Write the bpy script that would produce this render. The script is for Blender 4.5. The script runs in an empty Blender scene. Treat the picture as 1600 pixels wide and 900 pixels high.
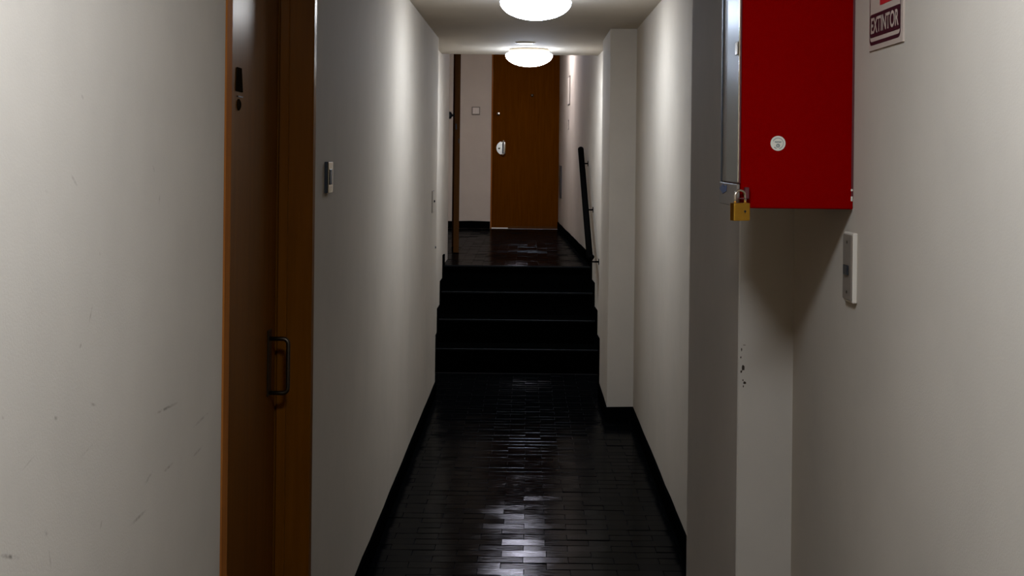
import bpy, bmesh, math, random
from mathutils import Vector, Matrix
random.seed(7)
S = bpy.context.scene
C = S.collection

# ------------------------------------------------------------------ camera, world, exposure
H = 1.56
cam_d = bpy.data.cameras.new('camera')
cam = bpy.data.objects.new('camera', cam_d)
C.objects.link(cam)
cam.location = (0, 0, H)
cam.rotation_mode = 'XYZ'
cam.rotation_euler = (math.radians(90), math.radians(-0.63), 0)   # small roll of the hand-held camera
cam_d.sensor_fit = 'HORIZONTAL'
cam_d.sensor_width = 36
cam_d.lens = 45
cam_d.shift_x = -26 / 1600
cam_d.shift_y = -207 / 1600
cam_d.clip_start = 0.05
S.camera = cam
w = bpy.data.worlds.new('world')
S.world = w
w.use_nodes = True
w.node_tree.nodes['Background'].inputs[0].default_value = (0.02, 0.02, 0.022, 1)
w.node_tree.nodes['Background'].inputs[1].default_value = 0.2
S.view_settings.view_transform = 'Standard'
S.view_settings.look = 'None'
S.view_settings.exposure = 0.0
S.view_settings.gamma = 1.0
S.view_settings.use_curve_mapping = False
LAMP_STRENGTH = 45.0
LAMP_COLOR = (0.842, 0.993, 1.275, 1)
LANDING_COLOR = (0.98, 0.99, 1.22, 1)


# ------------------------------------------------------------------ materials
def new_mat(name):
    m = bpy.data.materials.new(name)
    m.use_nodes = True
    nt = m.node_tree
    return m, nt, nt.nodes['Principled BSDF']


def simple(name, col, rough=0.5, metal=0.0, coat=0.0, noise=0.0, nscale=40.0, bump=0.0, spec=None):
    m, nt, b = new_mat(name)
    b.inputs['Base Color'].default_value = (*col, 1)
    b.inputs['Roughness'].default_value = rough
    b.inputs['Metallic'].default_value = metal
    b.inputs['Coat Weight'].default_value = coat
    b.inputs['Coat Roughness'].default_value = 0.12
    if spec is not None:
        b.inputs['Specular IOR Level'].default_value = spec
    if noise or bump:
        tc = nt.nodes.new('ShaderNodeTexCoord')
        n = nt.nodes.new('ShaderNodeTexNoise')
        n.inputs['Scale'].default_value = nscale
        n.inputs['Detail'].default_value = 4
        nt.links.new(tc.outputs['Object'], n.inputs['Vector'])
        if noise:
            mr = nt.nodes.new('ShaderNodeMapRange')
            mr.inputs['To Min'].default_value = 1 - noise
            mr.inputs['To Max'].default_value = 1 + noise
            nt.links.new(n.outputs['Fac'], mr.inputs['Value'])
            mx = nt.nodes.new('ShaderNodeMix')
            mx.data_type = 'RGBA'
            mx.blend_type = 'MULTIPLY'
            mx.inputs['Factor'].default_value = 1
            mx.inputs['A'].default_value = (*col, 1)
            nt.links.new(mr.outputs['Result'], mx.inputs['B'])
            nt.links.new(mx.outputs['Result'], b.inputs['Base Color'])
        if bump:
            bp = nt.nodes.new('ShaderNodeBump')
            bp.inputs['Strength'].default_value = bump
            bp.inputs['Distance'].default_value = 0.004
            nt.links.new(n.outputs['Fac'], bp.inputs['Height'])
            nt.links.new(bp.outputs['Normal'], b.inputs['Normal'])
    return m


def plaster(name, col, marks=(), plane='yz', mark_col=(0.12, 0.10, 0.072)):
    """painted plaster: faint mottling, fine roller relief, scuffs as (u1,v1,u2,v2,width,strength)"""
    m, nt, b = new_mat(name)
    N, L = nt.nodes, nt.links
    b.inputs['Roughness'].default_value = 0.85
    b.inputs['Specular IOR Level'].default_value = 0.06
    geo = N.new('ShaderNodeNewGeometry')
    n1 = N.new('ShaderNodeTexNoise')
    n1.inputs['Scale'].default_value = 2.2
    n1.inputs['Detail'].default_value = 6
    n1.inputs['Roughness'].default_value = 0.65
    L.new(geo.outputs['Position'], n1.inputs['Vector'])
    mr = N.new('ShaderNodeMapRange')
    mr.inputs['From Min'].default_value = 0.3
    mr.inputs['From Max'].default_value = 0.7
    mr.inputs['To Min'].default_value = 0.93
    mr.inputs['To Max'].default_value = 1.03
    L.new(n1.outputs['Fac'], mr.inputs['Value'])
    mx = N.new('ShaderNodeMix')
    mx.data_type = 'RGBA'
    mx.blend_type = 'MULTIPLY'
    mx.inputs['Factor'].default_value = 1
    mx.inputs['A'].default_value = (*col, 1)
    L.new(mr.outputs['Result'], mx.inputs['B'])
    out = mx.outputs['Result']
    n2 = N.new('ShaderNodeTexNoise')
    n2.inputs['Scale'].default_value = 260
    n2.inputs['Detail'].default_value = 3
    L.new(geo.outputs['Position'], n2.inputs['Vector'])
    bp = N.new('ShaderNodeBump')
    bp.inputs['Strength'].default_value = 0.12
    bp.inputs['Distance'].default_value = 0.002
    L.new(n2.outputs['Fac'], bp.inputs['Height'])
    L.new(bp.outputs['Normal'], b.inputs['Normal'])
    if marks:
        sep = N.new('ShaderNodeSeparateXYZ')
        L.new(geo.outputs['Position'], sep.inputs[0])
        uv = N.new('ShaderNodeCombineXYZ')
        a0, a1 = {'yz': ('Y', 'Z'), 'xz': ('X', 'Z')}[plane]
        L.new(sep.outputs[a0], uv.inputs[0])
        L.new(sep.outputs[a1], uv.inputs[1])
        nd = N.new('ShaderNodeTexNoise')
        nd.inputs['Scale'].default_value = 90
        nd.inputs['Detail'].default_value = 3
        L.new(geo.outputs['Position'], nd.inputs['Vector'])
        acc = None
        for (u1, v1, u2, v2, wd, st) in marks:
            mid = Vector(((u1 + u2) / 2, (v1 + v2) / 2, 0))
            d = Vector((u2 - u1, v2 - v1, 0))
            ln = max(d.length, 1e-4)
            mp = N.new('ShaderNodeMapping')
            mp.vector_type = 'TEXTURE'
            mp.inputs['Location'].default_value = mid
            mp.inputs['Rotation'].default_value = (0, 0, math.atan2(d.y, d.x))
            mp.inputs['Scale'].default_value = (max(ln / 2, wd), wd, 1)
            L.new(uv.outputs[0], mp.inputs['Vector'])
            le = N.new('ShaderNodeVectorMath')
            le.operation = 'LENGTH'
            L.new(mp.outputs[0], le.inputs[0])
            r = N.new('ShaderNodeMapRange')
            r.inputs['From Min'].default_value = 0.25
            r.inputs['From Max'].default_value = 1.0
            r.inputs['To Min'].default_value = st
            r.inputs['To Max'].default_value = 0
            L.new(le.outputs['Value'], r.inputs['Value'])
            if acc is None:
                acc = r.outputs['Result']
            else:
                ad = N.new('ShaderNodeMath')
                ad.operation = 'MAXIMUM'
                L.new(acc, ad.inputs[0])
                L.new(r.outputs['Result'], ad.inputs[1])
                acc = ad.outputs[0]
        br = N.new('ShaderNodeMapRange')
        br.inputs['From Min'].default_value = 0.35
        br.inputs['From Max'].default_value = 0.6
        L.new(nd.outputs['Fac'], br.inputs['Value'])
        ml = N.new('ShaderNodeMath')
        ml.operation = 'MULTIPLY'
        L.new(acc, ml.inputs[0])
        L.new(br.outputs['Result'], ml.inputs[1])
        m2 = N.new('ShaderNodeMix')
        m2.data_type = 'RGBA'
        L.new(ml.outputs[0], m2.inputs['Factor'])
        L.new(out, m2.inputs['A'])
        m2.inputs['B'].default_value = (*mark_col, 1)
        out = m2.outputs['Result']
    L.new(out, b.inputs['Base Color'])
    return m


def wood(name, c1, c2, rough=0.32, coat=0.5):
    m, nt, b = new_mat(name)
    N, L = nt.nodes, nt.links
    tc = N.new('ShaderNodeNewGeometry')
    mp = N.new('ShaderNodeMapping')
    mp.inputs['Scale'].default_value = (14, 14, 0.9)
    L.new(tc.outputs['Position'], mp.inputs['Vector'])
    n = N.new('ShaderNodeTexNoise')
    n.inputs['Scale'].default_value = 3.0
    n.inputs['Detail'].default_value = 7
    n.inputs['Roughness'].default_value = 0.6
    L.new(mp.outputs[0], n.inputs['Vector'])
    r = N.new('ShaderNodeValToRGB')
    r.color_ramp.elements[0].position = 0.3
    r.color_ramp.elements[0].color = (*c1, 1)
    r.color_ramp.elements[1].position = 0.72
    r.color_ramp.elements[1].color = (*c2, 1)
    L.new(n.outputs['Fac'], r.inputs['Fac'])
    N.remove(b)
    df = N.new('ShaderNodeBsdfDiffuse')
    L.new(r.outputs['Color'], df.inputs['Color'])
    gl = N.new('ShaderNodeBsdfGlossy')
    gl.inputs['Color'].default_value = (1.0, 0.87, 0.70, 1)
    gl.inputs['Roughness'].default_value = rough
    lw = N.new('ShaderNodeLayerWeight')
    pw = N.new('ShaderNodeMath')
    pw.operation = 'POWER'
    pw.inputs[1].default_value = 5.0
    L.new(lw.outputs['Facing'], pw.inputs[0])
    ma = N.new('ShaderNodeMath')
    ma.operation = 'MULTIPLY_ADD'
    ma.inputs[1].default_value = coat
    ma.inputs[2].default_value = coat * 0.06
    L.new(pw.outputs[0], ma.inputs[0])
    mx = N.new('ShaderNodeMixShader')
    L.new(ma.outputs[0], mx.inputs[0])
    L.new(df.outputs[0], mx.inputs[1])
    L.new(gl.outputs[0], mx.inputs[2])
    L.new(mx.outputs[0], N['Material Output'].inputs['Surface'])
    return m


def emit(name, col, strength):
    m = bpy.data.materials.new(name)
    m.use_nodes = True
    nt = m.node_tree
    b = nt.nodes['Principled BSDF']
    b.inputs['Base Color'].default_value = (0.8, 0.8, 0.8, 1)
    b.inputs['Emission Color'].default_value = col
    # opal glass: brightest seen from below, dimmer round the rim
    geo = nt.nodes.new('ShaderNodeNewGeometry')
    sep = nt.nodes.new('ShaderNodeSeparateXYZ')
    nt.links.new(geo.outputs['Normal'], sep.inputs[0])
    mr = nt.nodes.new('ShaderNodeMapRange')
    mr.inputs['From Min'].default_value = 0.0
    mr.inputs['From Max'].default_value = -1.0
    mr.inputs['To Min'].default_value = strength * 0.30
    mr.inputs['To Max'].default_value = strength * 1.75
    nt.links.new(sep.outputs['Z'], mr.inputs['Value'])
    nt.links.new(mr.outputs['Result'], b.inputs['Emission Strength'])
    return m


def tile_material():
    """black painted tile: almost no diffuse, a weak glossy film that strengthens at grazing angles"""
    m = bpy.data.materials.new('black_glazed_tile')
    m.use_nodes = True
    nt = m.node_tree
    N, L = nt.nodes, nt.links
    N.remove(N['Principled BSDF'])
    geo = N.new('ShaderNodeNewGeometry')
    mp = N.new('ShaderNodeMapping')
    mp.inputs['Scale'].default_value = (7, 34, 10)
    L.new(geo.outputs['Position'], mp.inputs['Vector'])
    n = N.new('ShaderNodeTexNoise')
    n.inputs['Scale'].default_value = 2.5
    n.inputs['Detail'].default_value = 5
    L.new(mp.outputs[0], n.inputs['Vector'])
    mr = N.new('ShaderNodeMapRange')
    mr.inputs['From Min'].default_value = 0.3
    mr.inputs['From Max'].default_value = 0.7
    mr.inputs['To Min'].default_value = 0.13
    mr.inputs['To Max'].default_value = 0.22
    L.new(n.outputs['Fac'], mr.inputs['Value'])
    bp = N.new('ShaderNodeBump')
    bp.inputs['Strength'].default_value = 0.12
    bp.inputs['Distance'].default_value = 0.003
    L.new(n.outputs['Fac'], bp.inputs['Height'])
    df = N.new('ShaderNodeBsdfDiffuse')
    df.inputs['Color'].default_value = (0.0016, 0.0017, 0.0017, 1)
    gl = N.new('ShaderNodeBsdfGlossy')
    gl.distribution = 'BECKMANN'
    gl.inputs['Color'].default_value = (0.93, 0.92, 0.90, 1)
    L.new(mr.outputs['Result'], gl.inputs['Roughness'])
    L.new(bp.outputs['Normal'], gl.inputs['Normal'])
    lw = N.new('ShaderNodeLayerWeight')
    pw = N.new('ShaderNodeMath')
    pw.operation = 'POWER'
    pw.inputs[1].default_value = 5.0
    L.new(lw.outputs['Facing'], pw.inputs[0])
    ma = N.new('ShaderNodeMath')
    ma.operation = 'MULTIPLY_ADD'
    ma.inputs[1].default_value = 0.22
    ma.inputs[2].default_value = 0.012
    L.new(pw.outputs[0], ma.inputs[0])
    mx = N.new('ShaderNodeMixShader')
    L.new(ma.outputs[0], mx.inputs[0])
    L.new(df.outputs[0], mx.inputs[1])
    L.new(gl.outputs[0], mx.inputs[2])
    L.new(mx.outputs[0], N['Material Output'].inputs['Surface'])
    return m


WALLC = (0.465, 0.388, 0.29)
# scuffs on the near left wall, (y, z) in metres
scuff = [(1.654, 1.531, 1.683, 1.511, 0.0031, 0.35), (1.691, 1.634, 1.701, 1.628, 0.0032, 0.35),
         (1.745, 1.351, 1.728, 1.321, 0.0023, 0.50), (1.704, 1.305, 1.695, 1.298, 0.0032, 0.55),
         (2.186, 1.133, 2.036, 1.141, 0.0032, 0.60), (2.039, 1.052, 1.992, 1.041, 0.0038, 0.40),
         (2.158, 1.037, 2.086, 1.035, 0.0032, 0.40), (2.007, 0.999, 1.920, 0.998, 0.0037, 0.45),
         (2.354, 1.021, 2.274, 1.017, 0.0035, 0.40), (1.603, 1.227, 1.619, 1.220, 0.0036, 0.55),
         (1.445, 1.259, 1.454, 1.254, 0.0027, 0.40), (1.737, 1.217, 1.768, 1.208, 0.0026, 0.40),
         (1.576, 1.091, 1.590, 1.082, 0.0036, 0.40), (1.438, 1.105, 1.504, 1.080, 0.0033, 0.75),
         (1.593, 1.070, 1.603, 1.031, 0.0024, 0.30), (1.795, 1.045, 1.784, 1.030, 0.0027, 0.35),
         (1.804, 1.164, 1.666, 1.148, 0.0020, 0.22), (2.058, 1.495, 2.052, 1.469, 0.0039, 0.25),
         (2.014, 1.541, 2.029, 1.526, 0.0030, 0.25), (1.567, 1.510, 1.580, 1.508, 0.0024, 0.30),
         (1.769, 1.421, 1.774, 1.414, 0.0027, 0.30), (2.408, 1.075, 2.271, 1.069, 0.0035, 0.30),
         (1.556, 1.194, 1.498, 1.181, 0.0017, 0.20)]
M = {
    'wall_left': plaster('left_wall_paint', WALLC, scuff),
    'wall': plaster('wall_paint', WALLC),
    'ceiling': plaster('ceiling_paint', (0.52, 0.445, 0.345)),
    'chip': simple('exposed_dark_plaster', (0.05, 0.034, 0.022), 0.9, spec=0.0),
    'skirt': simple('black_skirting_paint', (0.0012, 0.0013, 0.0013), 0.9, bump=0.2, nscale=30, spec=0.0),
    'grout': simple('black_grout', (0.001, 0.001, 0.001), 0.85, spec=0.1),
    'tile': tile_material(),
    'step': simple('black_stair_stone', (0.0008, 0.0009, 0.0008), 0.9, bump=0.15, nscale=25, spec=0.0),
    'nosing': simple('worn_stair_edge', (0.003, 0.003, 0.0025), 0.5, spec=0.09),
    'wood': wood('varnished_door_wood', (0.115, 0.033, 0.0012), (0.155, 0.046, 0.002), 0.3, 0.25),
    'wood_far': wood('dull_brown_door_wood', (0.078, 0.020, 0.0005), (0.105, 0.030, 0.001), 0.7, 0.0),
    'wood_frame': wood('orange_frame_wood', (0.24, 0.072, 0.012), (0.32, 0.105, 0.018), 0.45, 0.06),
    'wood_dark': wood('dark_landing_door_wood', (0.065, 0.023, 0.005), (0.09, 0.034, 0.008), 0.5, 0.05),
    'steel': simple('brushed_steel', (0.48, 0.42, 0.33), 0.32, 1.0),
    'chrome': simple('bright_chrome', (0.74, 0.65, 0.51), 0.2, 1.0),
    'dull_steel': simple('dull_dark_steel', (0.085, 0.062, 0.04), 0.42, 1.0),
    'brass': simple('yellow_brass', (0.66, 0.36, 0.045), 0.34, 1.0, noise=0.15, nscale=60),
    'dark_plate': simple('dark_brown_plate', (0.014, 0.008, 0.003), 0.9, spec=0.0),
    'black': simple('black_plastic', (0.01, 0.01, 0.01), 0.45),
    'rail': simple('black_rail_paint', (0.0025, 0.0022, 0.0019), 0.9, spec=0.0),
    'red': simple('red_enamel', (0.185, 0.0002, 0.0002), 0.6, bump=0.12, nscale=180, spec=0.0),
    'red_dark': simple('dark_red_edge', (0.08, 0.006, 0.006), 0.5),
    'red_print': simple('red_print', (0.42, 0.012, 0.014), 0.5),
    'maroon': simple('maroon_print', (0.028, 0.004, 0.008), 0.5),
    'white': simple('white_plastic', (0.56, 0.47, 0.35), 0.45),
    'sign_white': simple('sign_white', (0.43, 0.33, 0.245), 0.55, spec=0.1),
    'sticker': simple('sticker_white', (0.60, 0.52, 0.385), 0.5),
    'sticker_grey': simple('sticker_grey_print', (0.09, 0.11, 0.10), 0.5),
    'blue': simple('blue_ink', (0.015, 0.05, 0.16), 0.5),
    'grey_plate': simple('grey_hasp_metal', (0.20, 0.155, 0.11), 0.5, 0.3),
    'pane': simple('glass_painted_reflection', (0.14, 0.125, 0.095), 0.34, 0.0, 0.0, spec=0.13),  # opaque grey base colour stands for the reflection in the glass
    'lamp': emit('lit_opal_glass', LAMP_COLOR, LAMP_STRENGTH),
    'lamp_landing': emit('lit_opal_glass_warm', LANDING_COLOR, LAMP_STRENGTH * 1.85),
    'lamp_near': emit('lit_opal_glass_near', LAMP_COLOR, LAMP_STRENGTH * 1.13),
    'lamp_small': emit('lit_downlight_lens', LAMP_COLOR, 1.6),
    'lamp_base': simple('lamp_base_white', (0.62, 0.54, 0.42), 0.4),
    'pale_floor': simple('pale_room_floor', (0.6, 0.58, 0.55), 0.5),
}


# ------------------------------------------------------------------ mesh helpers (all in world metres)
def bx(bm, x0, x1, y0, y1, z0, z1, bev=0.0, seg=1):
    vs = [bm.verts.new((x, y, z)) for z in (z0, z1) for (x, y) in ((x0, y0), (x1, y0), (x1, y1), (x0, y1))]
    fs = [(3, 2, 1, 0), (4, 5, 6, 7), (0, 1, 5, 4), (1, 2, 6, 5), (2, 3, 7, 6), (3, 0, 4, 7)]
    F = [bm.faces.new([vs[i] for i in f]) for f in fs]
    if bev:
        es = list({e for f in F for e in f.edges})
        bmesh.ops.bevel(bm, geom=es, offset=bev, segments=seg, affect='EDGES', profile=0.5)
    return bm


def prism(bm, pts, z0, z1):
    """vertical prism over a plan outline"""
    lo = [bm.verts.new((x, y, z0)) for x, y in pts]
    hi = [bm.verts.new((x, y, z1)) for x, y in pts]
    n = len(pts)
    bm.faces.new(lo[::-1])
    bm.faces.new(hi)
    for i in range(n):
        j = (i + 1) % n
        bm.faces.new((lo[i], lo[j], hi[j], hi[i]))
    return bm


def extrude_poly(bm, pts3, d):
    """solid from a planar outline pts3 swept by vector d"""
    a = [bm.verts.new(p) for p in pts3]
    b = [bm.verts.new(Vector(p) + Vector(d)) for p in pts3]
    n = len(a)
    bm.faces.new(a[::-1])
    bm.faces.new(b)
    for i in range(n):
        j = (i + 1) % n
        bm.faces.new((a[i], a[j], b[j], b[i]))
    return bm


def tube(bm, pts, r, n=12, cap=True):
    pts = [Vector(p) for p in pts]
    rings = []
    up = Vector((0.13, 0.21, 0.97)).normalized()
    prev = None
    for i, p in enumerate(pts):
        t = (pts[min(i + 1, len(pts) - 1)] - pts[max(i - 1, 0)]).normalized()
        if prev is None:
            a = t.cross(up)
            if a.length < 0.2:
                a = t.cross(Vector((1, 0, 0)))
            a.normalize()
        else:
            a = (prev - t * prev.dot(t)).normalized()
        prev = a
        b = t.cross(a)
        rr = r[i] if isinstance(r, (list, tuple)) else r
        rings.append([bm.verts.new(p + (a * math.cos(k * 2 * math.pi / n) + b * math.sin(k * 2 * math.pi / n)) * rr) for k in range(n)])
    for i in range(len(rings) - 1):
        for k in range(n):
            j = (k + 1) % n
            bm.faces.new((rings[i][k], rings[i][j], rings[i + 1][j], rings[i + 1][k]))
    if cap:
        bm.faces.new(rings[0][::-1])
        bm.faces.new(rings[-1])
    return bm


def lathe(bm, prof, c, axis='z', n=40):
    """prof: (radius, height) list turned round an axis through c"""
    c = Vector(c)
    ax = {'z': (Vector((1, 0, 0)), Vector((0, 1, 0)), Vector((0, 0, 1))),
          'x': (Vector((0, 1, 0)), Vector((0, 0, 1)), Vector((1, 0, 0))),
          'y': (Vector((0, 0, 1)), Vector((1, 0, 0)), Vector((0, 1, 0)))}[axis]
    rings = []
    for r, h in prof:
        if r < 1e-6:
            rings.append([bm.verts.new(c + ax[2] * h)])
        else:
            rings.append([bm.verts.new(c + ax[2] * h + (ax[0] * math.cos(k * 2 * math.pi / n) + ax[1] * math.sin(k * 2 * math.pi / n)) * r) for k in range(n)])
    for a, b in zip(rings, rings[1:]):
        for k in range(n):
            j = (k + 1) % n
            if len(a) == 1 and len(b) == 1:
                continue
            if len(a) == 1:
                bm.faces.new((a[0], b[k], b[j]))
            elif len(b) == 1:
                bm.faces.new((a[k], a[j], b[0]))
            else:
                bm.faces.new((a[k], a[j], b[j], b[k]))
    return bm


def obj(name, bm, mat, parent=None, smooth=False):
    bmesh.ops.recalc_face_normals(bm, faces=bm.faces)
    me = bpy.data.meshes.new(name)
    org = Vector((0, 0, 0))
    p = parent
    while p is not None:
        org += p.location
        p = p.parent
    if parent is not None or True:
        cen = Vector((0, 0, 0))
        if parent is None:
            xs = [v.co for v in bm.verts]
            lo = Vector([min(v[i] for v in xs) for i in range(3)])
            hi = Vector([max(v[i] for v in xs) for i in range(3)])
            cen = Vector(((lo.x + hi.x) / 2, (lo.y + hi.y) / 2, lo.z))
        bm.transform(Matrix.Translation(-(org + cen)))
    bm.to_mesh(me)
    bm.free()
    if smooth:
        for f in me.polygons:
            f.use_smooth = True
    me.materials.append(mat if not isinstance(mat, str) else M[mat])
    o = bpy.data.objects.new(name, me)
    C.objects.link(o)
    o.location = cen
    if parent is not None:
        o.parent = parent
    return o


def B():
    return bmesh.new()


def tag(o, label, cat=None, group=None, kind=None):
    o['label'] = label
    if cat:
        o['category'] = cat
    if group:
        o['group'] = group
    if kind:
        o['kind'] = kind
    return o


def thing(name, loc, label, cat, group=None, kind=None):
    o = bpy.data.objects.new(name, None)
    o.empty_display_size = 0.05
    C.objects.link(o)
    o.location = loc
    return tag(o, label, cat, group, kind)


def struct(name, bm, mat, label, cat):
    return tag(obj(name, bm, mat), label, cat, kind='structure')


# ------------------------------------------------------------------ dimensions
XL, XR, XRN = -0.592, 0.632, 0.60        # corridor left, corridor right, right wall beside the cabinet
PX = 0.476                               # face of both pillars
LAND = 0.70                              # height of the landing
CEIL, CEIL_UP = 2.315, 3.05
Y0, YD0, YD1, YEND = -2.2, 2.488, 3.54, 8.30   # back end, door opening, end of corridor left wall
YF = 15.0                                # far wall
SB = -0.66                               # stair wall, set back
SLAB_END = 9.6


def xr_up(y):                            # right wall of stairs and landing runs slightly inwards
    return 0.55 - (y - 8.3) * 0.0293


# ------------------------------------------------------------------ structure: walls, ceilings, floors
bm = B()
prism(bm, [(XL, Y0), (XL, YD0), (XL - .3, YD0), (XL - .3, Y0)], -.05, CEIL)
prism(bm, [(XL, YD0), (XL, YD1), (XL - .3, YD1), (XL - .3, YD0)], 2.14, CEIL)
prism(bm, [(XL - .16, YD0), (XL - .16, YD1), (XL - .3, YD1), (XL - .3, YD0)], -.05, 2.14)
prism(bm, [(XL, YD1), (XL, YEND), (XL - .3, YEND), (XL - .3, YD1)], -.05, CEIL)
prism(bm, [(SB, YEND), (SB, 10.56), (XL - .3, 10.56), (XL - .3, YEND)], -.05, CEIL_UP)
wl = struct('wall_left', bm, 'wall_left', 'scuffed off-white plaster wall along the left of the corridor', 'wall')

bm = B()
prism(bm, [(XRN, Y0), (XRN, 2.90), (1.0, 2.90), (1.0, Y0)], -.05, CEIL)
struct('wall_right', bm, 'wall', 'off-white plaster wall on the right carrying the red cabinet', 'wall')
bm = B()
prism(bm, [(XR, 2.90), (XR, 8.0), (1.0, 8.0), (1.0, 2.90)], -.05, CEIL)
wr = struct('wall_right_corridor', bm, 'wall', 'off-white plaster wall along the right of the corridor between two pillars', 'wall')
bm = B()
prism(bm, [(xr_up(8.0), 8.0), (xr_up(YF), YF), (1.0, YF), (1.0, 8.0)], -.05, CEIL_UP)
struct('wall_right_stairs', bm, 'wall', 'pale plaster wall with the handrail along the right of stairs and landing', 'wall')
bm = B()
bx(bm, PX, 0.70, 2.88, 3.76, -.05, CEIL, .003)
p = obj('pillar', bm, 'wall', wr)
p['label'] = 'plaster pillar with chipped corner beside the red cabinet'
for cx, cz, cw, ch in ((.4875, 1.088, .0095, .016), (.4835, 1.079, .005, .009), (.4915, 1.054, .008, .008), (.488, 1.060, .004, .004),
                       (.4885, 1.046, .003, .006), (.484, 1.128, .0025, .010), (.4825, 1.111, .003, .006), (.490, 1.139, .008, .0018)):
    bm = B()
    n = 9
    extrude_poly(bm, [(cx + cw / 2 * random.uniform(.55, 1.1) * math.cos(k / n * 2 * math.pi), 2.8803,
                       cz + ch / 2 * random.uniform(.55, 1.1) * math.sin(k / n * 2 * math.pi)) for k in range(n)], (0, -.0008, 0))
    obj('chip', bm, 'chip', p)
bm = B()
bx(bm, PX, 0.70, 7.55, 8.33, -.05, CEIL, .003)
p = obj('pillar', bm, 'wall', wr)
p['label'] = 'plaster pillar just before the stairs'

bm = B()
bx(bm, XL - .3, 1.0, Y0 - .15, Y0, -.05, CEIL)
struct('wall_back', bm, 'wall', 'plain off-white plaster wall closing the corridor behind the viewer', 'wall')

DX0, DX1 = -0.43, 0.362
bm = B()
bx(bm, -2.0, DX0 - .012, YF, YF + .15, LAND - .05, CEIL_UP)
bx(bm, DX0 - .012, 1.0, YF, YF + .15, LAND + 2.1, CEIL_UP)
bx(bm, DX1, 1.0, YF, YF + .15, LAND - .05, LAND + 2.1)
struct('wall_front', bm, 'wall', 'off-white end wall of the landing around the brown door', 'wall')
bm = B()
bx(bm, -2.15, -2.0, 10.4, YF, LAND - .05, CEIL_UP)
bx(bm, -2.15, XL - .3, 10.41, 10.56, LAND - .05, CEIL_UP)
struct('wall_landing', bm, 'wall', 'plaster walls enclosing the left side of the landing', 'wall')

bm = B()
bx(bm, -.95, 1.0, Y0, SLAB_END, CEIL, CEIL_UP + .15)
struct('ceiling', bm, 'ceiling', 'low pale corridor ceiling carrying the round lamps', 'ceiling')
bm = B()
bx(bm, -2.15, 1.0, SLAB_END, YF + 1.6, CEIL_UP, CEIL_UP + .15)
struct('ceiling_landing', bm, 'ceiling', 'higher ceiling over the landing beyond the stairs', 'ceiling')

# room behind the far door (its light leaks under the door)
bm = B()
bx(bm, -1.0, 1.0, YF + 1.5, YF + 1.6, LAND, CEIL_UP)
bx(bm, -1.1, -1.0, YF + .15, YF + 1.6, LAND, CEIL_UP)
bx(bm, 1.0, 1.1, YF + .15, YF + 1.6, LAND, CEIL_UP)
struct('wall_beyond', bm, 'wall', 'walls of the lit room behind the far brown door', 'wall')
bm = B()
bx(bm, -1.1, 1.1, YF + .02, YF + 1.6, LAND - .1, LAND)
struct('floor_beyond', bm, 'pale_floor', 'pale floor of the lit room behind the far brown door', 'floor')

# ---- tiled floor
TL, TW, JT = 0.175, 0.0742, 0.0026
bm = B()
bx(bm, -.75, .75, Y0, 9.17, -.12, -.006)
fl = struct('floor', bm, 'grout', 'dark corridor floor of small black brick-shaped tiles', 'floor')
bm = B()
bx(bm, -2.1, .62, 9.986, YF + .02, LAND - .2, LAND - .006)
fl2 = struct('floor_landing', bm, 'grout', 'dark landing floor of black glossy tiles at the stair top', 'floor')


def tile_mesh(length):
    b = B()
    bx(b, -length / 2 + JT / 2, length / 2 - JT / 2, -TW / 2 + JT / 2, TW / 2 - JT / 2, -.012, 0)
    top = [e for e in b.edges if all(v.co.z > -.001 for v in e.verts) and abs(e.verts[0].co.x - e.verts[1].co.x) > .01]
    bmesh.ops.bevel(b, geom=top, offset=.0016, segments=2, affect='EDGES', profile=0.6)
    me = bpy.data.meshes.new('tile')
    bmesh.ops.recalc_face_normals(b, faces=b.faces)
    b.to_mesh(me)
    b.free()
    me.materials.append(M['tile'])
    return me


def tile_rows(ystart, yend, x0f, x1f, phase=0):
    """yield (xc, yc, length) of a half-bond pattern, cut at the walls"""
    k = 0
    y = ystart
    while y + TW <= yend + 1e-4:
        yc = y + TW / 2
        xa, xb = x0f(yc), x1f(yc)
        off = (TL / 2 if (k + phase) % 2 else 0) + random.uniform(-.003, .003) - 0.003
        i0 = math.floor((xa - off) / TL)
        x = off + i0 * TL
        while x < xb:
            a, b_ = max(x, xa), min(x + TL, xb)
            if b_ - a > .02:
                yield ((a + b_) / 2, yc, b_ - a, y)
            x += TL
        y += TW
        k += 1


def right_edge(y):
    if 7.55 < y < 8.33:
        return PX
    if 2.88 < y < 3.76:
        return PX
    if y < 2.9:
        return XRN
    return xr_up(y) if y > 8.0 else XR


def left_edge(y):
    return SB if y > YEND else XL


meshes = {}
far_bm = B()


def tilt():
    return Matrix.Rotation(random.gauss(0, .012), 4, 'X') @ Matrix.Rotation(random.gauss(0, .007), 4, 'Y')


def add_joined(dst, xc, yc, zc, ln):
    key = round(ln, 3)
    if key not in meshes:
        meshes[key] = tile_mesh(key)
    n0 = len(dst.verts)
    dst.from_mesh(meshes[key])
    dst.verts.ensure_lookup_table()
    vs = dst.verts[n0:]
    T = Matrix.Translation((xc, yc, zc)) @ tilt()
    bmesh.ops.transform(dst, matrix=T, verts=vs)


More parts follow.
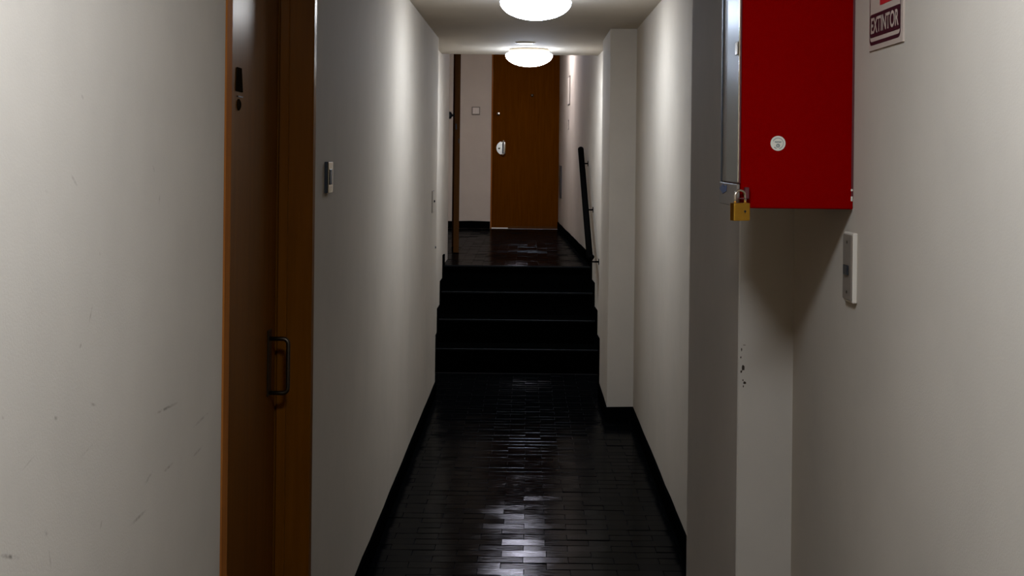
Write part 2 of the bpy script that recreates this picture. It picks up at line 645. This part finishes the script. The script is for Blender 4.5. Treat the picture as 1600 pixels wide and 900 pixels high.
count = 0
NEAR = 4.70
for xc, yc, ln, yr in tile_rows(0.30, 9.165, lambda y: left_edge(y) - .012, lambda y: right_edge(y) + .012):
    dz = random.gauss(0, .0007)
    if yc > NEAR and count < 300:
        key = round(ln, 3)
        if key not in meshes:
            meshes[key] = tile_mesh(key)
        o = bpy.data.objects.new('tile', meshes[key])
        C.objects.link(o)
        o.parent = fl
        o.matrix_local = Matrix.Translation(Vector((xc, yc, dz)) - fl.location) @ tilt()
        count += 1
    else:
        add_joined(far_bm, xc, yc, dz, ln)
far_bm.normal_update()
o = obj('tile_field', far_bm, 'tile', fl)
o['kind'] = 'stuff'
lb = B()
for xc, yc, ln, yr in tile_rows(9.985, YF - .01, lambda y: -2.0 if y > 10.56 else SB, xr_up):
    add_joined(lb, xc, yc, LAND + random.gauss(0, .0004), ln)
o = obj('tile_field', lb, 'tile', fl2)
o['kind'] = 'stuff'

# ---- skirting
HB, TB = 0.085, 0.010


def skirt_run(bm, pts, side, z0=0.0, hb=HB, wob=.0035):
    """skirting along a plan polyline; side=+1 puts the thickness on the left of the direction of travel"""
    P = []
    for (a, b_) in zip(pts, pts[1:]):
        a, b_ = Vector(a), Vector(b_)
        n = max(1, int((b_ - a).length / .22))
        for i in range(n):
            P.append((a.lerp(b_, i / n), (b_ - a).normalized()))
    P.append((Vector(pts[-1]), (Vector(pts[-1]) - Vector(pts[-2])).normalized()))
    prev = None
    for q, (p, d) in enumerate(P):
        nrm = Vector((-d.y, d.x)) * side
        t = TB + random.uniform(-.0015, .002)
        h = hb + random.uniform(-wob, wob)
        corner = [Vector((p.x, p.y, z0)), Vector((p.x + nrm.x * t, p.y + nrm.y * t, z0)),
                  Vector((p.x + nrm.x * t, p.y + nrm.y * t, z0 + h - .004)), Vector((p.x + nrm.x * (t - .004), p.y + nrm.y * (t - .004), z0 + h)),
                  Vector((p.x, p.y, z0 + h))]
        ring = [bm.verts.new(c) for c in corner]
        if prev:
            for i in range(5):
                j = (i + 1) % 5
                bm.faces.new((prev[i], prev[j], ring[j], ring[i]))
        else:
            bm.faces.new(ring)
        prev = ring
    bm.faces.new(prev)


bm = B()
skirt_run(bm, [(XL, Y0), (XL, YD0 - .002)], -1)
skirt_run(bm, [(XL, YD1 + .002), (XL, YEND)], -1)
skirt_run(bm, [(SB, YEND + .01), (SB, 9.17)], -1)
struct('baseboard_left', bm, 'skirt', 'black painted skirting along the left corridor wall', 'skirting')
bm = B()
skirt_run(bm, [(XRN, Y0), (XRN, 2.87)], 1)
skirt_run(bm, [(XRN, 2.88), (PX - TB, 2.88)], 1)
skirt_run(bm, [(PX, 2.88), (PX, 3.76)], 1)
skirt_run(bm, [(XR, 3.77), (XR, 7.54)], 1)
skirt_run(bm, [(XR, 7.55), (PX - TB, 7.55)], 1)
skirt_run(bm, [(PX, 7.55), (PX, 8.33)], 1)
skirt_run(bm, [(xr_up(8.34), 8.34), (xr_up(9.17), 9.17)], 1)
struct('baseboard_right', bm, 'skirt', 'black painted skirting along the right wall and pillars', 'skirting')
bm = B()
skirt_run(bm, [(xr_up(10.0), 10.0), (xr_up(YF), YF)], 1, LAND)
skirt_run(bm, [(DX0 - .014, YF), (-2.0, YF)], 1, LAND)
struct('baseboard_landing', bm, 'skirt', 'black skirting round the landing walls', 'skirting')

# ------------------------------------------------------------------ stairs
R = LAND / 4
NOSE = [9.14, 9.41, 9.68, 9.95]
st = thing('staircase', (0, 9.17, 0), 'short flight of four black steps up to the landing', 'stairs', kind='structure')
for i, y in enumerate(NOSE):
    z1 = R * (i + 1)
    yb = NOSE[i + 1] + .03 if i < 3 else 9.985
    bm = B()
    xe = xr_up(yb) - .002
    bx(bm, SB + .002, xe, y + .03, yb, 0 if i == 0 else R * i - .02, z1 - .03)
    s = obj('step', bm, 'step', st)
    bm = B()
    bx(bm, SB + .002, xe, y + .006, yb, z1 - .03, z1, .004)
    obj('tread', bm, 'step', s)
    bm = B()
    bx(bm, SB + .004, xe - .002, y, y + .007, z1 - .012, z1 + .0015, .002)
    obj('nosing', bm, 'nosing', s)
# stepped skirting beside the flight
for side in (0, 1):
    bm = B()
    pts = [(9.0, 0.0)]
    top = .08
    prof = [(9.05, .0), (9.05, top)]
    for i, y in enumerate(NOSE):
        prof += [(y - .03, R * i + top), (y - .03, R * (i + 1) + top)]
    prof += [(10.05, LAND + top), (10.05, 0)]
    if side == 0:
        extrude_poly(bm, [(SB, y, z) for y, z in prof], (.012, 0, 0))
        nm, lab = 'trim_1', 'stepped black skirting up the left of the stairs'
    else:
        extrude_poly(bm, [(xr_up(y), y, z) for y, z in prof], (-.012, 0, 0))
        nm, lab = 'trim_2', 'stepped black skirting up the right of the stairs under the handrail'
    struct(nm, bm, 'skirt', lab, 'skirting')


# ------------------------------------------------------------------ ceiling lamps
def ceiling_lamp(loc, d, mat, label):
    r = d / 2
    t = thing('ceiling_lamp', loc, label, 'lamp', 'round opal ceiling lamps')
    x, y, z = loc
    bm = B()
    lathe(bm, [(0, 0), (r * .80, 0), (r * .86, -.010), (r * .86, -.034), (0, -.034)], loc)
    obj('base', bm, 'lamp_base', t, True)
    bm = B()
    prof = [(r * .86, -.030)]
    prof += [(r * .955, -.033), (r, -.041)]
    for k in range(1, 11):
        a = k / 10 * math.pi / 2
        prof.append((r * math.cos(a) if k < 10 else 0, -.041 - .084 * math.sin(a)))
    lathe(bm, prof, loc)
    obj('shade', bm, mat, t, True)
    return t


ceiling_lamp((0.0, 1.19, CEIL), .335, 'lamp_near', 'round glowing ceiling lamp above the near wooden door and red cabinet')
ceiling_lamp((0.025, 5.95, CEIL), .333, 'lamp', 'larger-looking glowing dome lamp on the corridor ceiling, nearer one in view')
ceiling_lamp((-0.005, 9.08, CEIL), .336, 'lamp', 'glowing dome lamp over the stairs, farther one, in front of brown door')
ceiling_lamp((-0.05, 12.7, CEIL_UP), .34, 'lamp_landing', 'round ceiling lamp over the landing, hidden behind the lowered ceiling')

t = thing('downlight', (-.03, 8.56, CEIL), 'small flat lit round downlight on the ceiling before the stair lamp', 'lamp')
bm = B()
lathe(bm, [(.058, 0), (.066, 0), (.066, -.006), (.060, -.009), (.058, -.007)], (-.03, 8.56, CEIL), n=32)
obj('ring', bm, 'lamp_base', t)
bm = B()
lathe(bm, [(.058, 0), (.058, -.007), (0, -.0085)], (-.03, 8.56, CEIL), n=32)
obj('lens', bm, 'lamp_small', t)

# light of the room beyond the far door
la = bpy.data.lights.new('room_light', 'AREA')
la.energy = 14
la.size = .5
la.color = (.95, .97, 1)
lo = bpy.data.objects.new('room_light', la)
C.objects.link(lo)
lo.location = (-.1, YF + .7, 2.6)

# ------------------------------------------------------------------ near left door
d1 = thing('door_1', (XL - .06, 3.03, 0), 'brown varnished flat door in an orange wooden frame, near left', 'door', kind='structure')
LX = -0.685
bm = B()
bx(bm, LX - .04, LX, YD0 + .054, 3.488, .006, 2.085, .002)
leaf = obj('leaf', bm, 'wood', d1)
bm = B()
bx(bm, LX - .07, XL + .003, YD0, YD0 + .050, 0, 2.14, .003)
obj('frame_post', bm, 'wood_frame', d1)['label'] = 'orange near frame post'
bm = B()
bx(bm, LX - .07, XL + .003, 3.498, YD1, 0, 2.14, .003)
post = obj('frame_post', bm, 'wood', d1)
bm = B()
bx(bm, LX + .004, LX + .030, 3.488, 3.4985, 0, 2.09, .002)
obj('stop_strip', bm, 'wood', post)
bm = B()
bx(bm, LX - .07, XL + .003, YD0 + .050, 3.498, 2.09, 2.14, .003)
obj('frame_head', bm, 'wood', d1)
# pull handle with back plate
hy = 3.40
bm = B()
bx(bm, LX, LX + .004, hy - .022, hy + .022, .915, 1.09, .0015)
pl = obj('handle_plate', bm, 'dull_steel', leaf)
bm = B()
pth = [(LX + .002, hy, 1.066)]
for k in range(0, 7):
    a = k / 6 * math.pi / 2
    pth.append((LX + .038 + .014 * math.sin(a), hy, 1.052 + .014 * math.cos(a)))
for k in range(0, 7):
    a = k / 6 * math.pi / 2
    pth.append((LX + .038 + .014 * math.cos(a), hy, .936 - .014 * math.sin(a)))
pth.append((LX + .002, hy, .922))
tube(bm, pth, .0058, 10)
obj('pull_bar', bm, 'dull_steel', pl, True)
bm = B()
extrude_poly(bm, [(LX, 3.050, 1.703), (LX, 2.982, 1.703), (LX, 2.99, 1.759), (LX, 3.035, 1.759)], (.003, 0, 0))
o = obj('number_plate', bm, 'dark_plate', leaf)
o['label'] = 'small dark tapered plate on the door'
bm = B()
bx(bm, LX, LX + .003, 3.0, 3.05, 1.690, 1.693)
obj('plate_edge', bm, 'dull_steel', o)
bm = B()
lathe(bm, [(0, 0), (.0135, 0), (.0135, .003), (.008, .006), (0, .005)], (LX, 3.012, 1.672), 'x', 24)
obj('peephole', bm, 'dark_plate', leaf, True)

# ------------------------------------------------------------------ door bell plate and blank plates on left wall
by0, by1, bz0, bz1 = 3.715, 3.80, 1.444, 1.535
t = thing('bell_push', (XL, 3.757, 1.444), 'chrome bell push with dark button on left wall after the door', 'doorbell')
bm = B()
bx(bm, XL, XL + .009, by0, by1, bz0, bz1, .001)
obj('box', bm, 'black', t)
bm = B()
bx(bm, XL + .009, XL + .012, by0 + .004, by1, bz0, bz1, .001)
o = obj('face_plate', bm, 'chrome', t)
bm = B()
bx(bm, XL + .012, XL + .0145, by0 + .02, by1 - .028, bz0 + .024, bz1 - .022, .001)
obj('button', bm, 'black', o)

t = thing('switch_plate', (XL, 7.95, 1.20), 'flat white switch plate with dark outline at far end of left wall', 'switch')
bm = B()
bx(bm, XL, XL + .002, 7.866, 8.034, 1.200, 1.335, .0005)
obj('back_edge', bm, 'dull_steel', t)
bm = B()
bx(bm, XL + .002, XL + .005, 7.875, 8.028, 1.204, 1.331, .001)
o = obj('plate', bm, 'wall', t)
bm = B()
bx(bm, XL + .005, XL + .013, 7.97, 7.99, 1.262, 1.275, .002)
obj('toggle', bm, 'black', o)

# wall anchor left in the wall by the stairs
bm = B()
lathe(bm, [(0, 0), (.008, 0), (.007, .006), (0, .007)], (XL, 8.2, .965), 'x', 12)
tag(obj('wall_plug', bm, 'black'), 'tiny black plug in the left wall corner by the stairs', 'wall plug')

# ------------------------------------------------------------------ right wall near: cabinet, padlock, sign, switch
CX0, CY0, CY1, CZ0, CZ1 = 0.392, 2.363, 2.567, 1.467, 2.12
t = thing('extinguisher_cabinet', (.5, 2.46, CZ0), 'red steel fire extinguisher cabinet with steel front hung on right wall', 'cabinet')
bm = B()
bx(bm, CX0, XRN, CY0, CY1, CZ0, CZ1, .0025, 2)
body = obj('body', bm, 'red', t)
bm = B()
bx(bm, XRN - .004, XRN, CY0 - .001, CY0 + .002, CZ0 + .02, CZ1 - .02)
obj('wall_edge', bm, 'red_dark', body)
for (z, h) in ((1.482, .009), (1.5005, .004)):
    bm = B()
    bx(bm, XRN - .0045, XRN - .001, CY0 - .0016, CY0 + .001, z, z + h, .0006)
    obj('paint_chip', bm, 'white', body)
# front: steel door with darker hinge strip
bm = B()
bx(bm, CX0 - .003, CX0 - .0003, CY0 + .001, CY1, CZ0 + .045, CZ1 - .01, .0008)
door = obj('door', bm, 'red_dark', t)
bm = B()
bx(bm, CX0 - .0045, CX0 - .003, CY0 + .005, CY1 - .058, CZ0 + .047, CZ1 - .02, .0005)
obj('glass', bm, 'pane', door)['label'] = 'glass with its grey reflection painted in'
bm = B()
bx(bm, CX0 - .0042, CX0 - .003, CY1 - .056, CY1 - .006, CZ0 + .047, CZ1 - .02, .0004)
obj('stile', bm, 'grey_plate', door)
bm = B()
bx(bm, CX0 - .0065, CX0 - .001, CY1 - .006, CY1 + .004, CZ0 + .045, CZ1 - .01)
obj('gasket', bm, 'black', door)
bm = B()
bx(bm, CX0 - .0068, CX0 - .0045, CY0 + .012, CY0 + .04, 1.752, 1.776, .0008)
obj('clip', bm, 'chrome', door)
bm = B()
bx(bm, CX0 - .0055, CX0 - .003, CY0 + .0005, CY0 + .006, CZ0 + .047, CZ1 - .02, .0008)
obj('edge_trim', bm, 'chrome', door)
# hasp plate and staple
bm = B()
bx(bm, CX0 - .007, CX0 - .001, CY0 + .004, CY1 + .012, CZ0 + .002, CZ0 + .044, .001)
hasp = obj('hasp', bm, 'grey_plate', t)
bm = B()
extrude_poly(bm, [(CX0 - .0072, y, z) for (y, z) in ((CY1 + .006, 1.4985), (CY1 - .04, 1.508), (CY1 - .055, 1.503), (CY1 - .085, 1.507), (CY1 - .08, 1.495), (CY1 - .04, 1.489))], (-.0008, 0, 0))
obj('blue_mark', bm, 'blue', hasp)
bm = B()
bx(bm, CX0 - .006, CX0 + .014, CY0 - .012, CY0 + .001, 1.484, 1.4865, .0008)
bx(bm, CX0 + .006, CX0 + .014, CY0 - .012, CY0 + .001, 1.484, 1.506, .0008)
obj('staple', bm, 'red_dark', hasp)
# sticker on the side
sx, sz, sy = .460, 1.5875, CY0
stc = thing('round_sticker', (sx, sy, sz), 'small round white sticker with grey print on the red cabinet side', 'sticker')
bm = B()
lathe(bm, [(0, 0), (.0138, 0), (.0138, -.0007), (0, -.0007)], (sx, sy, sz), 'y', 40)
disc = obj('disc', bm, 'sticker', stc)


def arc_blocks(bm, cx, cz, r, a0, a1, n, w, h, y):
    for k in range(n):
        a = math.radians(a0 + (a1 - a0) * k / max(1, n - 1))
        c = Vector((cx + r * math.cos(a), y, cz + r * math.sin(a)))
        tx = Vector((-math.sin(a), 0, math.cos(a))) * w / 2
        rx = Vector((math.cos(a), 0, math.sin(a))) * h / 2
        extrude_poly(bm, [c - tx - rx, c + tx - rx, c + tx + rx, c - tx + rx], (0, -.0003, 0))


bm = B()
arc_blocks(bm, sx, sz, .0098, 150, -70, 17, .0014, .0016, sy - .0007)
arc_blocks(bm, sx, sz, .0098, 232, 246, 2, .0016, .002, sy - .0007)
for k in range(5):
    bx(bm, sx - .0058 + k * .0025, sx - .0040 + k * .0025, sy - .001, sy - .0007, sz + .0015 - (k % 2) * .0004, sz + .0038)
for k in range(16):
    a, a2 = k / 16 * 2 * math.pi, (k + .95) / 16 * 2 * math.pi
    q = [(.0035, a), (.0035, a2), (.0020, a2), (.0020, a)]
    extrude_poly(bm, [(sx + r * math.cos(g), sy - .0007, sz - .0042 + r * math.sin(g)) for r, g in q], (0, -.0003, 0))
bx(bm, sx - .0006, sx + .0012, sy - .001, sy - .0007, sz - .0046, sz - .0030)
obj('print', bm, 'sticker_grey', disc)

# padlock
pk = thing('padlock', (.388, CY0 - .012, 1.445), 'brass padlock with steel shackle hanging from the red cabinet', 'padlock')
bm = B()
bx(bm, -.0175, .0175, -.0075, .0075, -.033, 0, .0018, 2)
rot = Matrix.Rotation(math.radians(24), 4, 'Z')
bm.transform(Matrix.Translation((.389, CY0 - .014, 1.4775)) @ rot)
body = obj('body', bm, 'brass', pk)
bm = B()
lathe(bm, [(0, 0), (.0022, 0), (.0022, -.0006), (0, -.0006)], (.006, -.0075, -.0155), 'y', 14)
bx(bm, .0056, .0064, -.0081, -.0075, -.0195, -.0155)
bm.transform(Matrix.Translation((.389, CY0 - .014, 1.4775)) @ rot)
obj('keyhole', bm, 'black', body)
bm = B()
pth = [(-.0110, 0, -.004), (-.0110, 0, .010)]
pth += [(-.0110 * math.cos(k / 10 * math.pi), 0, .012 + .0110 * math.sin(k / 10 * math.pi)) for k in range(11)]
pth += [(.0110, 0, .010), (.0110, 0, -.004)]
tube(bm, pth, .0026, 10)
bm.transform(Matrix.Translation((.389, CY0 - .014, 1.4775)) @ rot)
obj('shackle', bm, 'chrome', pk, True)

# EXTINTOR sign on the right wall  (local u: reading direction = -y, v = z)
SY, SZ0 = 2.255, 1.7495          # far (left when read) edge, bottom
SW, SH = .205, .20
sg = thing('safety_sign', (XRN, SY - SW / 2, SZ0), 'white fire sign reading EXTINTOR in a maroon box on right wall', 'sign')


def on_wall(u, v, d=0.0):
    return (XRN - d, SY - u, SZ0 + v)


bm = B()
extrude_poly(bm, [on_wall(0, 0), on_wall(SW, 0), on_wall(SW, SH), on_wall(0, SH)], (-.003, 0, 0))
plate = obj('plate', bm, 'sign_white', sg)


def rr(u0, u1, v0, v1, r, n=6):
    P = []
    for (cu, cv, a0) in ((u1 - r, v1 - r, 0), (u0 + r, v1 - r, 90), (u0 + r, v0 + r, 180), (u1 - r, v0 + r, 270)):
        for k in range(n + 1):
            a = math.radians(a0 + 90 * k / n)
            P.append((cu + r * math.cos(a), cv + r * math.sin(a)))
    return P


bm = B()
out, inn = rr(.005, .193, .0085, .192, .013), rr(.0085, .1895, .0150, .188, .010)
n = len(out)
va = [bm.verts.new(on_wall(u, v, .0031)) for u, v in out]
vb = [bm.verts.new(on_wall(u, v, .0031)) for u, v in inn]
for i in range(n):
    j = (i + 1) % n
    bm.faces.new((va[i], va[j], vb[j], vb[i]))
obj('border', bm, 'maroon', plate)
bm = B()
extrude_poly(bm, [on_wall(u, v, .003) for u, v in rr(.010, .190, .0220, .0625, .005)], (-.0004, 0, 0))
box = obj('word_box', bm, 'maroon', plate)
bm = B()
extrude_poly(bm, [on_wall(u, v, .003) for u, v in rr(.070, .144, .0735, .178, .002)], (-.0004, 0, 0))
pic = obj('pictogram', bm, 'red_print', plate)
bm = B()
extrude_poly(bm, [on_wall(u, v, .0034) for u, v in rr(.093, .121, .082, .136, .008)], (-.0003, 0, 0))
extrude_poly(bm, [on_wall(u, v, .0034) for u, v in rr(.102, .112, .138, .150, .002)], (-.0003, 0, 0))
extrude_poly(bm, [on_wall(u, v, .0034) for u, v in ((.082, .157), (.125, .159), (.125, .153), (.088, .151), (.085, .115), (.080, .115))], (-.0003, 0, 0))
obj('extinguisher_shape', bm, 'sign_white', pic)
cu = bpy.data.curves.new('word', 'FONT')
cu.body = 'EXTINTOR'
cu.size = 1.0
cu.offset = 0.022
cu.space_character = 1.0
cu.extrude = 0.0
tmp = bpy.data.objects.new('word_tmp', cu)
C.objects.link(tmp)
dg = bpy.context.evaluated_depsgraph_get()
me = bpy.data.meshes.new_from_object(tmp.evaluated_get(dg))
bpy.data.objects.remove(tmp)
bm = B()
bm.from_mesh(me)
xs = [v.co.x for v in bm.verts]
ys = [v.co.y for v in bm.verts]
for v in bm.verts:
    u = .0165 + (v.co.x - min(xs)) / (max(xs) - min(xs)) * .167
    vv = .0285 + (v.co.y - min(ys)) / (max(ys) - min(ys)) * .028
    v.co = Vector(on_wall(u, vv, .0038))
o = obj('lettering', bm, 'sign_white', box)
bpy.data.meshes.remove(me)

# switch on right wall below cabinet
sy0, sy1, sz0, sz1 = 2.325, 2.392, 1.297, 1.425
t = thing('light_switch', (XRN, 2.36, sz0), 'white light switch plate with dark rocker on right wall under sign', 'switch')
bm = B()
bx(bm, XRN - .009, XRN, sy0, sy1, sz0, sz1, .0015)
o = obj('plate', bm, 'white', t)
bm = B()
bx(bm, XRN - .0115, XRN - .009, sy0 + .003, sy1 - .002, sz0 + .004, sz1 - .004, .0012)
o2 = obj('cover', bm, 'grey_plate', t)
bm = B()
bx(bm, XRN - .0155, XRN - .0115, sy0 + .02, sy1 - .02, sz0 + .05, sz0 + .068, .001)
obj('rocker', bm, 'black', o2)
for z in (sz0 + .018, sz1 - .018):
    bm = B()
    lathe(bm, [(0, 0), (.003, 0), (.002, -.0012), (0, -.0012)], (XRN - .0115, (sy0 + sy1) / 2, z), 'x', 10)
    obj('screw', bm, 'dull_steel', o2)

# ------------------------------------------------------------------ handrail
hr = thing('handrail', (.45, 9.3, 0), 'black sloping handrail on brackets along the right wall of the stairs', 'handrail')
pa, pb = Vector((.452, 9.28, .815)), Vector((.430, 10.58, 1.618))
dirv = (pb - pa).normalized()
bm = B()
tube(bm, [pa, pa.lerp(pb, .5), pb, pb + dirv * .008], [.024, .024, .024, .015], 16)
rail = obj('rail', bm, 'rail', hr, True)
bm = B()
lathe(bm, [(0, -.02)] + [(.02 * math.sin(k / 8 * math.pi), -.02 * math.cos(k / 8 * math.pi)) for k in range(1, 8)] + [(0, .02)], pa + Vector((0.012, -.012, .015)), 'z', 16)
obj('end_knob', bm, 'rail', rail, True)
for f in (.02, .46, .90):
    p = pa.lerp(pb, f)
    wx = xr_up(p.y)
    bm = B()
    tube(bm, [(p.x, p.y, p.z - .015), (p.x + .01, p.y, p.z - .038), (wx, p.y, p.z - .038)], .0065, 8)
    k = obj('bracket', bm, 'rail', hr, True)
    bm = B()
    lathe(bm, [(0, 0), (.022, 0), (.022, -.005), (0, -.006)], (wx, p.y, p.z - .038), 'x', 16)
    obj('flange', bm, 'rail', k)

# ------------------------------------------------------------------ far door
d2 = thing('door_2', (-.03, YF + .03, LAND), 'plain brown door at the end of the landing with chrome handle', 'door', kind='structure')
bm = B()
bx(bm, DX0 + .004, DX1 - .002, YF + .02, YF + .06, LAND + .011, LAND + 2.09, .002)
leaf = obj('leaf', bm, 'wood_far', d2)
bm = B()
bx(bm, -.235, DX1 - .004, YF + .016, YF + .0205, LAND + .0012, LAND + .03, .001)
obj('light_gap_strip', bm, 'wood_dark', leaf)  # added strip that cuts the line of light under the door
bm = B()
bx(bm, DX0 - .012, DX0 + .002, YF - .004, YF + .1, LAND, LAND + 2.1, .001)
obj('frame_post', bm, 'wood_frame', d2)
bm = B()
bx(bm, DX0 + .002, DX1, YF + .0, YF + .1, LAND + 2.093, LAND + 2.1)
obj('frame_head', bm, 'wood_dark', d2)
# D shaped chrome escutcheon with grip
yy = YF + .02
cxh, czh = -.292, 1.645
bm = B()
P = [(cxh + .004, yy, czh - .088), (cxh + .004, yy, czh + .088)]
for k in range(1, 16):
    a = math.pi / 2 + k / 16 * math.pi
    P.append((cxh + .004 + .092 * math.cos(a), yy, czh + .086 * math.sin(a)))
extrude_poly(bm, P, (0, -.006, 0))
bmesh.ops.bevel(bm, geom=[e for e in bm.edges if all(v.co.y < yy - .003 for v in e.verts)], offset=.003, segments=2, affect='EDGES')
esc = obj('escutcheon', bm, 'chrome', leaf)
bm = B()
tube(bm, [(cxh - .03, yy - .004, czh + .078), (cxh, yy - .03, czh + .076), (cxh + .012, yy - .036, czh + .06), (cxh + .012, yy - .036, czh), (cxh + .012, yy - .036, czh - .062), (cxh, yy - .03, czh - .078), (cxh - .03, yy - .004, czh - .08)], .010, 10)
obj('grip', bm, 'chrome', esc, True)
bm = B()
bx(bm, cxh - .018, cxh - .002, yy - .0075, yy - .005, czh - .065, czh + .06, .001)
obj('dark_strip', bm, 'black', esc)  # thin raised black strip on the escutcheon behind the grip
bm = B()
lathe(bm, [(0, 0), (.011, 0), (.011, -.003), (0, -.003)], (cxh - .055, yy - .0058, czh - .006), 'y', 16)
obj('keyhole', bm, 'dull_steel', esc)
bm = B()
lathe(bm, [(0, 0), (.024, 0), (.024, -.006), (.014, -.012), (0, -.012)], (-.360, yy, 2.045), 'y', 20)
obj('upper_lock', bm, 'chrome', leaf, True)
bm = B()
lathe(bm, [(0, 0), (.018, 0), (.016, -.004), (0, -.004)], (.034, yy, 2.265), 'y', 20)
obj('peephole', bm, 'dull_steel', leaf, True)

# switch on far wall
fx0, fx1, fz0, fz1 = -.672, -.574, 2.030, 2.125
t = thing('wall_switch', (-.62, YF, fz0), 'small square grey switch frame on end wall left of far door', 'switch')
bm = B()
bx(bm, fx0, fx1, YF - .012, YF, fz0, fz1, .002)
o = obj('frame', bm, 'grey_plate', t)
bm = B()
bx(bm, fx0 + .012, fx1 - .012, YF - .014, YF - .012, fz0 + .012, fz1 - .012, .001)
o2 = obj('cover', bm, 'white', t)
bm = B()
bx(bm, fx0 + .04, fx1 - .04, YF - .018, YF - .014, fz0 + .028, fz1 - .028, .001)
obj('button', bm, 'white', o2)

# open door at the left of the landing, seen edge on
d3 = thing('door_3', (-.62, 11.5, LAND), 'dark brown door standing open edge-on at left of the landing', 'door', kind='structure')
bm = B()
prism(bm, [(-.648, 11.15), (-.600, 11.15), (-.643, 11.95), (-.691, 11.95)], LAND + .008, LAND + 2.1)
leaf = obj('leaf', bm, 'wood_dark', d3)
bm = B()
bx(bm, -.640, -.628, 11.147, 11.1505, 1.78, 1.83)
obj('lock_plate', bm, 'black', leaf)
bm = B()
bx(bm, -.612, -.604, 11.147, 11.1505, 1.66, 1.70)
obj('latch', bm, 'black', leaf)
bm = B()
lathe(bm, [(0, 0), (.020, 0), (.020, -.006), (.011, -.010), (.011, -.026), (.030, -.034), (.033, -.050), (.024, -.066), (0, -.070)], (-.6495, 11.22, 1.905), 'x', 20)
obj('knob', bm, 'black', leaf, True)
bm = B()
bx(bm, -.71, -.655, 11.955, 12.02, LAND, CEIL_UP, .002)
obj('frame_post', bm, 'wood_dark', d3)

# ------------------------------------------------------------------ flat panels on the landing right wall
def wall_panel(name, y0, y1, z0, z1, d, mat, label, cat, lid=None):
    t = thing(name, (xr_up((y0 + y1) / 2), (y0 + y1) / 2, z0), label, cat)
    bm = B()
    P = [(xr_up(y0), y0, z0), (xr_up(y1), y1, z0), (xr_up(y1), y1, z1), (xr_up(y0), y0, z1)]
    extrude_poly(bm, P, (-d, 0, 0))
    o = obj('box', bm, mat, t)
    bm = B()
    e = .012
    P = [(xr_up(y0 + e) - d, y0 + e, z0 + e), (xr_up(y1 - e) - d, y1 - e, z0 + e), (xr_up(y1 - e) - d, y1 - e, z1 - e), (xr_up(y0 + e) - d, y0 + e, z1 - e)]
    extrude_poly(bm, P, (-.003, 0, 0))
    obj('lid', bm, lid or mat, t)
    return t


wall_panel('meter_panel', 12.95, 13.25, 2.08, 2.375, .006, 'dull_steel', 'thin metal-edged panel high on the landing right wall', 'panel', 'white')
wall_panel('bell_plate', 13.1, 13.18, 1.83, 1.93, .004, 'dull_steel', 'tiny switch plate below the panel on landing right wall', 'switch', 'white')
wall_panel('vent_panel', 14.35, 14.62, 1.08, 1.45, .012, 'black', 'narrow dark panel low on landing right wall beside the far door', 'panel', 'dull_steel')
